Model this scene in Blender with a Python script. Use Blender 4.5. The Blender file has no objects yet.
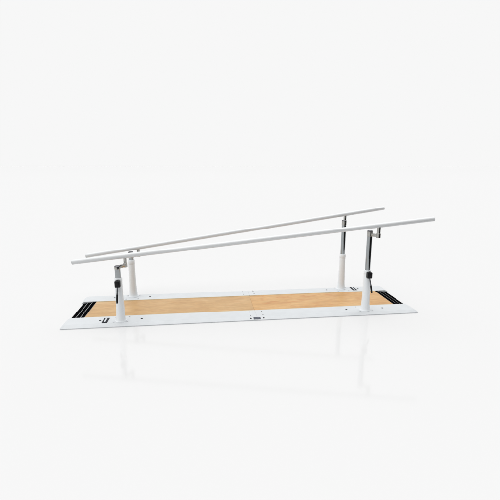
import bpy, bmesh, math
from mathutils import Vector, Matrix

S = bpy.context.scene
COL = S.collection

# ------------------------------------------------------------------ materials
def principled(name, col, rough=0.4, metal=0.0, spec=0.5, coat=0.0):
    m = bpy.data.materials.new(name); m.use_nodes = True
    b = m.node_tree.nodes['Principled BSDF']
    b.inputs['Base Color'].default_value = (*col, 1)
    b.inputs['Roughness'].default_value = rough
    b.inputs['Metallic'].default_value = metal
    b.inputs['Specular IOR Level'].default_value = spec
    b.inputs['Coat Weight'].default_value = coat
    b.inputs['Coat Roughness'].default_value = 0.12
    return m, m.node_tree, b

def nd(nt, kind, **kw):
    n = nt.nodes.new(kind)
    for k, v in kw.items():
        if k in n.inputs: n.inputs[k].default_value = v
        else: setattr(n, k, v)
    return n

def speckle(nt, b, col, amount=0.05, scale=60, bump=0.0, stretch=(1, 1, 1), rough=None):
    """slight unevenness in colour, gloss and surface"""
    tc = nd(nt, 'ShaderNodeTexCoord'); mp = nd(nt, 'ShaderNodeMapping'); mp.inputs['Scale'].default_value = stretch
    nz = nd(nt, 'ShaderNodeTexNoise'); nz.inputs['Scale'].default_value = scale; nz.inputs['Detail'].default_value = 5
    nt.links.new(tc.outputs['Object'], mp.inputs[0]); nt.links.new(mp.outputs[0], nz.inputs['Vector'])
    cr = nd(nt, 'ShaderNodeValToRGB')
    cr.color_ramp.elements[0].position = 0.3; cr.color_ramp.elements[1].position = 0.7
    cr.color_ramp.elements[0].color = (*[c * (1 - amount) for c in col], 1)
    cr.color_ramp.elements[1].color = (*[min(1, c * (1 + amount)) for c in col], 1)
    nt.links.new(nz.outputs['Fac'], cr.inputs[0]); nt.links.new(cr.outputs[0], b.inputs['Base Color'])
    if rough:
        mr = nd(nt, 'ShaderNodeMapRange'); mr.inputs['To Min'].default_value = rough[0]; mr.inputs['To Max'].default_value = rough[1]
        nt.links.new(nz.outputs['Fac'], mr.inputs['Value']); nt.links.new(mr.outputs[0], b.inputs['Roughness'])
    if bump:
        bp = nd(nt, 'ShaderNodeBump'); bp.inputs['Strength'].default_value = bump; bp.inputs['Distance'].default_value = 0.001
        nt.links.new(nz.outputs['Fac'], bp.inputs['Height']); nt.links.new(bp.outputs[0], b.inputs['Normal'])

M = {}
def mk(name, col, amount=0.03, scale=60, bump=0.0, stretch=(1, 1, 1), rr=None, **kw):
    m, nt, b = principled(name, col, **kw)
    speckle(nt, b, col, amount, scale, bump, stretch, rr)
    M[name] = m

mk('white_paint', (0.83, 0.86, 0.88), 0.02, 90, 0.05, rr=(0.28, 0.4), rough=0.35, coat=0.15)
mk('rail_paint', (0.545, 0.567, 0.583), 0.03, 14, 0.05, rr=(0.3, 0.45), rough=0.4, coat=0.1)
mk('bar_paint', (0.70, 0.715, 0.722), 0.02, 40, 0.0, rr=(0.25, 0.35), rough=0.3, coat=0.2)
mk('chrome', (0.35, 0.37, 0.38), 0.03, 30, 0.0, stretch=(1, 1, 12), rr=(0.06, 0.13), rough=0.1, metal=1.0)
mk('satin_steel', (0.42, 0.415, 0.395), 0.06, 70, 0.03, rr=(0.16, 0.26), rough=0.35, metal=1.0)
mk('lever_steel', (0.13, 0.137, 0.15), 0.05, 80, rough=0.3, metal=0.9)
mk('cap_metal', (0.10, 0.10, 0.11), 0.1, 80, 0.0, rough=0.3, metal=0.6)
mk('ramp_metal', (0.52, 0.53, 0.53), 0.05, 50, 0.02, stretch=(1, 14, 1), rr=(0.3, 0.45), rough=0.35, metal=0.8)
mk('black_rubber', (0.003, 0.003, 0.0035), 0.3, 200, 0.2, rough=0.85, spec=0.0)
mk('black_plastic', (0.005, 0.0055, 0.0065), 0.2, 150, 0.1, rough=0.45, spec=0.25)
mk('screw_metal', (0.02, 0.022, 0.025), 0.2, 120, 0.0, rough=0.4, metal=0.5)
mk('joint_metal', (0.16, 0.16, 0.155), 0.2, 120, 0.0, rough=0.4, metal=0.4)
mk('bolt_metal', (0.42, 0.43, 0.44), 0.1, 120, 0.0, rough=0.35, metal=0.7)
mk('cream_edge', (0.52, 0.47, 0.34), 0.06, 60, 0.0, stretch=(0.2, 1, 1), rough=0.45)
mk('handle_frame', (0.007, 0.009, 0.014), 0.2, 100, 0.0, rough=0.5, spec=0.15)
mk('handle_inlay', (0.52, 0.55, 0.58), 0.05, 100, 0.0, rough=0.4)
mk('plate_dark', (0.025, 0.033, 0.055), 0.12, 120, 0.0, rough=0.4)
mk('plate_print', (0.30, 0.33, 0.38), 0.25, 400, 0.0, rough=0.4)

def wood(name, c_lo, c_mid, c_hi, seed, blotch):
    m, nt, b = principled(name, c_mid, rough=0.36, spec=0.28)
    tc = nd(nt, 'ShaderNodeTexCoord')
    mp = nd(nt, 'ShaderNodeMapping'); mp.inputs['Scale'].default_value = (1.6, 17, 1); mp.inputs['Location'].default_value = (seed, seed * 2.3, 0)
    nt.links.new(tc.outputs['Object'], mp.inputs[0])
    n1 = nd(nt, 'ShaderNodeTexNoise'); n1.inputs['Scale'].default_value = 1.7; n1.inputs['Detail'].default_value = 7
    n1.inputs['Roughness'].default_value = 0.62; n1.inputs['Distortion'].default_value = 0.8
    nt.links.new(mp.outputs[0], n1.inputs['Vector'])
    mp2 = nd(nt, 'ShaderNodeMapping'); mp2.inputs['Scale'].default_value = (2.2, 5, 1); mp2.inputs['Location'].default_value = (seed * 3, seed, 0)
    nt.links.new(tc.outputs['Object'], mp2.inputs[0])
    n2 = nd(nt, 'ShaderNodeTexNoise'); n2.inputs['Scale'].default_value = 1.5; n2.inputs['Detail'].default_value = 3
    nt.links.new(mp2.outputs[0], n2.inputs['Vector'])
    mx = nd(nt, 'ShaderNodeMix', data_type='FLOAT'); mx.inputs[0].default_value = 0.5
    nt.links.new(n1.outputs['Fac'], mx.inputs[2]); nt.links.new(n2.outputs['Fac'], mx.inputs[3])
    cr = nd(nt, 'ShaderNodeValToRGB')
    e = cr.color_ramp.elements
    e[0].position = 0.33; e[0].color = (*c_lo, 1); e[1].position = 0.66; e[1].color = (*c_hi, 1)
    k = cr.color_ramp.elements.new(0.5); k.color = (*c_mid, 1)
    nt.links.new(mx.outputs[0], cr.inputs[0])
    # reddish figure in the veneer and fine pores
    n3 = nd(nt, 'ShaderNodeTexNoise'); n3.inputs['Scale'].default_value = 3.1; n3.inputs['Detail'].default_value = 4; n3.inputs['Distortion'].default_value = 1.2
    nt.links.new(mp2.outputs[0], n3.inputs['Vector'])
    k3 = nd(nt, 'ShaderNodeMapRange'); k3.inputs['From Min'].default_value = 0.54; k3.inputs['From Max'].default_value = 0.72
    k3.inputs['To Max'].default_value = blotch
    nt.links.new(n3.outputs['Fac'], k3.inputs['Value'])
    c3 = nd(nt, 'ShaderNodeMix', data_type='RGBA'); c3.inputs[7].default_value = (c_lo[0] * 1.02, c_lo[1] * 0.86, c_lo[2] * 0.8, 1)
    nt.links.new(k3.outputs[0], c3.inputs[0]); nt.links.new(cr.outputs[0], c3.inputs[6])
    n4 = nd(nt, 'ShaderNodeTexNoise'); n4.inputs['Scale'].default_value = 16; n4.inputs['Detail'].default_value = 3
    mp4 = nd(nt, 'ShaderNodeMapping'); mp4.inputs['Scale'].default_value = (1.2, 9, 1)
    nt.links.new(tc.outputs['Object'], mp4.inputs[0]); nt.links.new(mp4.outputs[0], n4.inputs['Vector'])
    k4 = nd(nt, 'ShaderNodeMapRange'); k4.inputs['From Min'].default_value = 0.35; k4.inputs['From Max'].default_value = 0.65
    k4.inputs['To Min'].default_value = 0.9; k4.inputs['To Max'].default_value = 1.07
    nt.links.new(n4.outputs['Fac'], k4.inputs['Value'])
    vm = nd(nt, 'ShaderNodeVectorMath', operation='SCALE'); nt.links.new(c3.outputs[2], vm.inputs[0]); nt.links.new(k4.outputs[0], vm.inputs['Scale'])
    nt.links.new(vm.outputs[0], b.inputs['Base Color'])
    mr = nd(nt, 'ShaderNodeMapRange'); mr.inputs['To Min'].default_value = 0.3; mr.inputs['To Max'].default_value = 0.46
    nt.links.new(n1.outputs['Fac'], mr.inputs['Value']); nt.links.new(mr.outputs[0], b.inputs['Roughness'])
    bp = nd(nt, 'ShaderNodeBump'); bp.inputs['Strength'].default_value = 0.08; bp.inputs['Distance'].default_value = 0.001
    nt.links.new(n1.outputs['Fac'], bp.inputs['Height']); nt.links.new(bp.outputs[0], b.inputs['Normal'])
    M[name] = m

wood('pale_wood', (0.415, 0.242, 0.098), (0.48, 0.298, 0.132), (0.54, 0.362, 0.184), 1.3, 0.25)
wood('warm_wood', (0.45, 0.24, 0.085), (0.525, 0.304, 0.12), (0.58, 0.37, 0.168), 5.1, 0.75)

# floor: white studio surface with a thin sheen
FLOOR_ALBEDO = 0.641
m = bpy.data.materials.new('floor_gloss'); m.use_nodes = True
nt = m.node_tree; nt.nodes.remove(nt.nodes['Principled BSDF'])
df = nd(nt, 'ShaderNodeBsdfDiffuse'); df.inputs['Color'].default_value = (FLOOR_ALBEDO,) * 3 + (1,)
gl = nd(nt, 'ShaderNodeBsdfAnisotropic'); gl.inputs['Color'].default_value = (1, 1, 1, 1); gl.inputs['Roughness'].default_value = 0.085
mx = nd(nt, 'ShaderNodeMixShader'); mx.inputs[0].default_value = 0.085
nt.links.new(df.outputs[0], mx.inputs[1]); nt.links.new(gl.outputs[0], mx.inputs[2])
nt.links.new(mx.outputs[0], nt.nodes['Material Output'].inputs['Surface'])
M['floor_gloss'] = m

# ------------------------------------------------------------------ mesh helpers
def link(name, bm, mats, parent=None, smooth=35):
    bmesh.ops.recalc_face_normals(bm, faces=bm.faces)
    me = bpy.data.meshes.new(name); bm.to_mesh(me); bm.free()
    for mname in (mats if isinstance(mats, (list, tuple)) else [mats]): me.materials.append(M[mname])
    if smooth:
        me.polygons.foreach_set('use_smooth', [True] * len(me.polygons))
        me.set_sharp_from_angle(angle=math.radians(smooth))
    o = bpy.data.objects.new(name, me); COL.objects.link(o)
    if parent: o.parent = parent
    return o

def box(bm, c, size, rot=None, bevel=0.0, seg=2, mat=0):
    t = bmesh.new(); bmesh.ops.create_cube(t, size=1)
    for v in t.verts: v.co = Vector((v.co.x * size[0], v.co.y * size[1], v.co.z * size[2]))
    if bevel: bmesh.ops.bevel(t, geom=t.edges[:], offset=bevel, segments=seg, affect='EDGES', profile=0.6)
    R = rot.to_4x4() if rot else Matrix()
    t.transform(Matrix.Translation(Vector(c)) @ R)
    for f in t.faces: f.material_index = mat
    me = bpy.data.meshes.new('t'); t.to_mesh(me); t.free(); bm.from_mesh(me); bpy.data.meshes.remove(me)

def frame(d):
    d = d.normalized(); a = Vector((0, 0, 1)) if abs(d.z) < 0.9 else Vector((1, 0, 0))
    u = d.cross(a).normalized(); return u, d.cross(u).normalized()

def sweep(bm, pts, radii, n=32, cap=True, mat=0):
    """round section swept along points, a radius at each"""
    pts = [Vector(p) for p in pts]; rings = []
    for i, p in enumerate(pts):
        a = pts[max(0, i - 1)]; c = pts[min(len(pts) - 1, i + 1)]
        d = (c - a)
        if d.length < 1e-9: d = pts[-1] - pts[0]
        if i == 0: u, w = frame(d)
        else:
            dn = d.normalized(); u = (u - dn * u.dot(dn)).normalized(); w = dn.cross(u).normalized()
        rings.append([bm.verts.new(p + (u * math.cos(2 * math.pi * k / n) + w * math.sin(2 * math.pi * k / n)) * radii[i]) for k in range(n)])
    for r0, r1 in zip(rings, rings[1:]):
        for k in range(n):
            f = bm.faces.new((r0[k], r0[(k + 1) % n], r1[(k + 1) % n], r1[k])); f.material_index = mat
    if cap:
        bm.faces.new(rings[0][::-1]).material_index = mat; bm.faces.new(rings[-1]).material_index = mat

def lathe(bm, x, y, prof, n=48, mat=0):
    sweep(bm, [(x, y, z) for r, z in prof], [r for r, z in prof], n, True, mat)

# ------------------------------------------------------------------ measurements (metres)
H = 0.023                    # top of the platform
XP, YP = 1.0482, 0.3105      # posts
WW = 0.2044                  # half width of the wooden walkway
XI, XM = 1.3683, 1.492      # end ramps
SEAM = 0.077
SLEEVE = 0.3907
ARM = 0.0842
POSTS = {  # sx, sy, swing of arm (rad, mirrored for near side), tube top, arm underside, bar centre at the arm
    'near_left':  (-1, -1, 0.9216, 0.4898, 0.462, 0.5545),
    'near_right': (1, -1, -0.9889, 0.7326, 0.683, 0.7878),
    'far_left':   (-1, 1, 0.7735, 0.4679, 0.406, 0.4966),
    'far_right':  (1, 1, 1.1488, 0.7361, 0.688, 0.7876),
}

root = bpy.data.objects.new('parallel_bars', None); COL.objects.link(root)
root.empty_display_size = 0.2
root['label'] = 'white physiotherapy parallel bars with sloping handrails on four posts above a wooden walkway platform'
root['category'] = 'parallel bars'

# ------------------------------------------------------------------ wooden walkway
for x0, x1, mat in ((-XI, SEAM - 0.0002, 'pale_wood'), (SEAM + 0.0002, XI, 'warm_wood')):
    bm = bmesh.new()
    box(bm, ((x0 + x1) / 2, 0, (H - 0.002) / 2 + 0.0015), (x1 - x0, 2 * (WW - 0.0082), H - 0.005), bevel=0.001, seg=1)
    o = link('walkway_panel', bm, mat, root)
    o['label'] = 'paler wooden walkway panel' if x0 < -1 else 'warmer orange wooden walkway panel'

# ------------------------------------------------------------------ side rails
def arc_corner(px, py, sx, sy, r, n=6):
    """rounded convex corner at (px, py) of a box lying towards (-sx, -sy); from the y side to the x side"""
    out = []
    for k in range(n + 1):
        a = math.pi / 2 * k / n
        out.append((px - sx * r + sx * r * math.sin(a), py - sy * r + sy * r * math.cos(a)))
    return out

def rail_half(sx, sy):
    xs = SEAM + sx * 0.0003
    XG, YG = 1.515, 0.3885
    BX, BY = 0.030, 0.036
    lv = [(0.0, 0.0), (0.0065, 0.0), (0.008, 0.07), (0.012, 0.30), (0.018, 0.62), (0.0215, 0.86), (0.0227, 0.95), (H, 1.0)]
    bm = bmesh.new(); rings = []
    for z, t in lv:
        xg, yg = sx * (XG - BX * t), sy * (YG - BY * t)
        pl = [(xs, sy * WW), (xs, yg)] + arc_corner(xg, yg, sx, sy, 0.022) + [(xg - sx * 0.006, sy * WW)]
        rings.append([bm.verts.new((x, y, z)) for x, y in pl])
    n = len(rings[0])
    for a, c in zip(rings, rings[1:]):
        for k in range(n): bm.faces.new((a[k], a[(k + 1) % n], c[(k + 1) % n], c[k]))
    bm.faces.new(rings[0][::-1]); bm.faces.new(rings[-1])
    return link('side_rail', bm, 'rail_paint', root, 28)

def screw(parent, x, y, z=H, r=0.009, mat='screw_metal', rot=None, name='screw'):
    bm = bmesh.new()
    lathe(bm, 0, 0, [(r, -0.001), (r, 0.0012), (r * 0.8, 0.0024)], 20)
    lathe(bm, 0, 0, [(r * 0.45, 0.0022), (r * 0.45, 0.0031)], 6)
    bm.transform(Matrix.Translation((x, y, z)) @ (rot.to_4x4() if rot else Matrix()))
    return link(name, bm, mat, parent)

for sx in (-1, 1):
    for sy in (-1, 1):
        rail = rail_half(sx, sy)
        # cream strip along the inner edge, beside the wood
        bm = bmesh.new()
        x0, x1 = SEAM + sx * 0.001, sx * (XI + 0.002)
        box(bm, ((x0 + x1) / 2, sy * (WW - 0.0042), H / 2 + 0.0005), (abs(x1 - x0), 0.0078, H - 0.0005), bevel=0.0012, seg=1)
        link('edge_trim', bm, 'cream_edge', rail)
        for x in (0.887, 1.222): screw(rail, sx * x, sy * 0.286)
        # joint screws at the middle seam
        for y in (0.243, 0.326): screw(rail, SEAM + sx * 0.054, sy * y, r=0.0055, mat='joint_metal')
        tilt = Matrix.Rotation(sy * -math.atan2(0.015, 0.0288), 3, 'X')
        screw(rail, SEAM + sx * 0.054, sy * 0.3715, 0.0146, 0.0068, rot=tilt)
        # flush carrying handle on two opposite corners
        if sx == sy:
            hx, hy = sx * 1.176, sy * 0.292
            bm = bmesh.new()
            box(bm, (hx, hy, H + 0.0005), (0.046, 0.104, 0.005), bevel=0.0015, seg=1)
            fr = link('carry_handle', bm, 'handle_frame', rail)
            bm = bmesh.new()
            box(bm, (hx, hy, H + 0.003), (0.014, 0.078, 0.004), bevel=0.001, seg=1)
            link('grip_inlay', bm, 'handle_inlay', fr)
        # name plate on the sloping front edge
        if sx == -1 and sy == -1:
            T = Matrix.Translation((SEAM - 0.002, -0.3728, 0.0138)) @ tilt.to_4x4()
            bm = bmesh.new(); box(bm, (0, 0, 0.0012), (0.058, 0.024, 0.003), bevel=0.0008, seg=1); bm.transform(T)
            plate = link('name_plate', bm, 'plate_dark', rail)
            bm = bmesh.new(); box(bm, (0.001, 0.0005, 0.0028), (0.036, 0.0035, 0.0008)); bm.transform(T)
            link('plate_print', bm, 'plate_print', plate)

# ------------------------------------------------------------------ end ramps with black grip strips
for sx in (-1, 1):
    z0, z1 = H - 0.003, 0.0035
    a = math.atan2(z0 - z1, XM - XI)
    bm = bmesh.new()
    w = WW - 0.0015
    prof = [(XI + 0.001, 0.0), (XI + 0.001, z0), (XM, z1), (XM + 0.001, z1 - 0.001), (XM + 0.001, 0.0)]
    L0 = [bm.verts.new((sx * x, -w, z)) for x, z in prof]; L1 = [bm.verts.new((sx * x, w, z)) for x, z in prof]
    for k in range(len(prof)): bm.faces.new((L0[k], L0[(k + 1) % 5], L1[(k + 1) % 5], L1[k]))
    bm.faces.new(L0); bm.faces.new(L1[::-1])
    ramp = link('end_ramp', bm, 'ramp_metal', root, 25)
    R = Matrix.Rotation(sx * a, 3, 'Y')
    slope = math.hypot(XM - XI, z0 - z1)
    pitch = slope / 3
    for k in range(3):
        bm = bmesh.new()
        s = (k + 0.5) * pitch
        cx, cz = XI + s * math.cos(a), z0 - s * math.sin(a)
        wd = pitch - 0.0068
        box(bm, (sx * cx, 0, cz + 0.0005), (wd, 2 * w - 0.004, 0.003), rot=R, bevel=0.0006, seg=1)
        for j in range(4):                                     # raised ribs
            q = -wd / 2 + wd * (j + 0.5) / 4
            c = Vector((sx * cx, 0, cz + 0.0005)) + R @ Vector((q, 0, 0.0018))
            box(bm, c, (wd * 0.13, 2 * w - 0.006, 0.0014), rot=R)
        link('grip_strip', bm, 'black_rubber', ramp)

# ------------------------------------------------------------------ posts
joints = {}
for key, (sx, sy, ang, top, under, zb) in POSTS.items():
    x, y = sx * XP, sy * YP
    bm = bmesh.new()
    lathe(bm, x, y, [(0.0455, H - 0.0005), (0.0455, H + 0.004), (0.043, H + 0.007), (0.0392, H + 0.018), (0.0355, H + 0.050), (0.0338, H + 0.085),
                     (0.0322, H + 0.135), (0.0306, H + 0.19), (0.0296, SLEEVE - 0.085), (0.0294, SLEEVE - 0.036)])
    post = link('support_post', bm, 'white_paint', root)
    bm = bmesh.new()
    lathe(bm, x, y, [(0.0295, SLEEVE - 0.038), (0.0306, SLEEVE - 0.036), (0.0306, SLEEVE - 0.004), (0.0285, SLEEVE), (0.0235, SLEEVE + 0.0005)])
    link('collar', bm, 'white_paint', post)
    for bx, by in ((-0.055, 0.028), (0.055, 0.028), (0.055, -0.078), (-0.055, -0.078)):
        screw(post, x + bx, y + sy * by, H, 0.0065, 'bolt_metal', name='bolt')
    # clamp box and lever on the outer side
    hz = 0.351
    bm = bmesh.new()
    box(bm, (0.001, -0.041, hz), (0.042, 0.036, 0.052), bevel=0.007, seg=3)
    box(bm, (0.001, -0.0595, hz + 0.003), (0.022, 0.006, 0.026), bevel=0.0025)
    lathe(bm, 0.001, -0.041, [(0.009, hz + 0.024), (0.009, hz + 0.029), (0.007, hz + 0.031)], 20)
    T = Matrix.Translation((x, y, 0)) @ Matrix.Rotation(0 if sy < 0 else math.pi - (0.33 if sx > 0 else -0.15), 4, 'Z')
    bm.transform(T)
    clamp = link('lock_housing', bm, 'black_plastic', post)
    P = [(0.002 * k / 8, -(0.050 + 0.060 * (k / 8) ** 0.8), hz - 0.022 - 0.118 * k / 8) for k in range(9)]
    bm = bmesh.new(); sweep(bm, P, [0.0055 if k < 4 else (0.0075 if k < 8 else 0.006) for k in range(9)], 16); bm.transform(T)
    for f in bm.faces: f.material_index = 1 if f.calc_center_median().z > hz - 0.075 else 0
    link('lock_lever', bm, ['black_plastic', 'lever_steel'], post)
    # telescopic tube
    bm = bmesh.new()
    lathe(bm, x, y, [(0.0222, SLEEVE - 0.01), (0.0222, top - 0.006)])
    tube = link('inner_tube', bm, 'chrome', root)
    bm = bmesh.new()
    lathe(bm, x, y, [(0.0228, top - 0.0055), (0.0228, top - 0.002), (0.019, top + 0.002), (0.010, top + 0.004)])
    link('tube_cap', bm, 'cap_metal', tube)
    # swivel arm
    jx, jy = x + ARM * math.cos(ang), y + ARM * math.sin(ang)
    joints[key] = Vector((jx, jy, zb))
    d = Vector((jx - x, jy - y, 0)).normalized(); R = Matrix.Rotation(math.atan2(d.y, d.x), 3, 'Z')
    ah = 0.034; az = under + ah / 2
    bm = bmesh.new()
    box(bm, (x + d.x * ARM * 0.5, y + d.y * ARM * 0.5, az), (ARM - 0.010, 0.022, 0.026), rot=R, bevel=0.004)
    lathe(bm, x, y, [(0.0228, az - 0.015), (0.0236, az - 0.014), (0.0236, top - 0.007), (0.0231, top - 0.006)], 40)
    lathe(bm, jx, jy, [(0.016, under), (0.018, under + 0.002), (0.018, under + ah), (0.0165, under + ah + 0.002)], 32)
    link('swivel_arm', bm, 'satin_steel', tube)
    bm = bmesh.new()
    lathe(bm, jx, jy, [(0.0145, under + ah - 0.004), (0.0145, zb - 0.010)], 28)
    link('bar_stub', bm, 'satin_steel', tube)

# ------------------------------------------------------------------ handrails
BR = 0.0195
for side, off in (('near', 0.0186), ('far', -0.0392)):
    a, c = joints[side + '_left'], joints[side + '_right']
    d = (c - a).normalized(); mid = (a + c) / 2 + d * off
    e0, e1 = mid - d * 1.5, mid + d * 1.5
    bm = bmesh.new(); sweep(bm, [e0 + d * 0.004, e1 - d * 0.004], [BR, BR], 40)
    bar = link('handrail', bm, 'bar_paint', root)
    for e, s in ((e0, 1), (e1, -1)):
        bm = bmesh.new()
        sweep(bm, [e + d * s * 0.0045, e + d * s * 0.002, e], [BR + 0.0004, BR + 0.0004, BR - 0.002], 40)
        link('end_cap', bm, 'bar_paint', bar)

# ------------------------------------------------------------------ floor
bm = bmesh.new()
pts = [(-1.6, -2.35), (0.98, -2.5), (450, 500), (-310, 500)]
bm.faces.new([bm.verts.new((x, y, 0)) for x, y in pts])
fl = link('floor', bm, 'floor_gloss', None, 0); fl['kind'] = 'structure'

# ------------------------------------------------------------------ studio light: a white sweep in front, a big soft box overhead, a dim room behind
W = bpy.data.worlds.new('World'); S.world = W; W.use_nodes = True
nt = W.node_tree; bg = nt.nodes['Background']
tc = nd(nt, 'ShaderNodeTexCoord'); sp = nd(nt, 'ShaderNodeSeparateXYZ'); nt.links.new(tc.outputs['Generated'], sp.inputs[0])
def mathn(op, a, b=None, clamp=False):
    n = nd(nt, 'ShaderNodeMath', operation=op); n.use_clamp = clamp
    for i, v in enumerate((a, b)):
        if v is None: continue
        if isinstance(v, (int, float)): n.inputs[i].default_value = v
        else: nt.links.new(v, n.inputs[i])
    return n.outputs[0]
def smooth(v, lo, hi, a=0.0, b=1.0):
    n = nd(nt, 'ShaderNodeMapRange', interpolation_type='SMOOTHSTEP')
    for k, q in (('From Min', lo), ('From Max', hi), ('To Min', a), ('To Max', b)): n.inputs[k].default_value = q
    nt.links.new(v, n.inputs['Value']); return n.outputs[0]
WHITE = 0.930
x, y, z = sp.outputs
# dim room behind the camera, darker to the right
side = smooth(x, -0.5, 0.15, 0.9, 0.02)
back = smooth(y, -0.2, 0.35)                       # 1 in front, 0 behind
wall = mathn('ADD', mathn('MULTIPLY', back, WHITE), mathn('MULTIPLY', mathn('SUBTRACT', 1.0, back), side))
up = smooth(z, 0.72, 0.95)                          # overhead soft box
val = mathn('ADD', mathn('MULTIPLY', wall, mathn('SUBTRACT', 1.0, up)), mathn('MULTIPLY', up, 3.35))
nt.links.new(val, bg.inputs['Color']); bg.inputs['Strength'].default_value = 1.0

# ------------------------------------------------------------------ camera
cam = bpy.data.cameras.new('camera'); co = bpy.data.objects.new('camera', cam); COL.objects.link(co)
co.location = (-0.362, -3.4798, 1.315 - 0.037)
co.rotation_euler = (math.pi / 2 - 0.2118, 0, -0.1205)
cam.sensor_width = 36; cam.lens = 395.258 / 500 * 36
cam.clip_start = 0.05; cam.clip_end = 2000
S.camera = co
S.view_settings.view_transform = 'Standard'; S.view_settings.look = 'None'
S.view_settings.exposure = 0; S.view_settings.gamma = 1
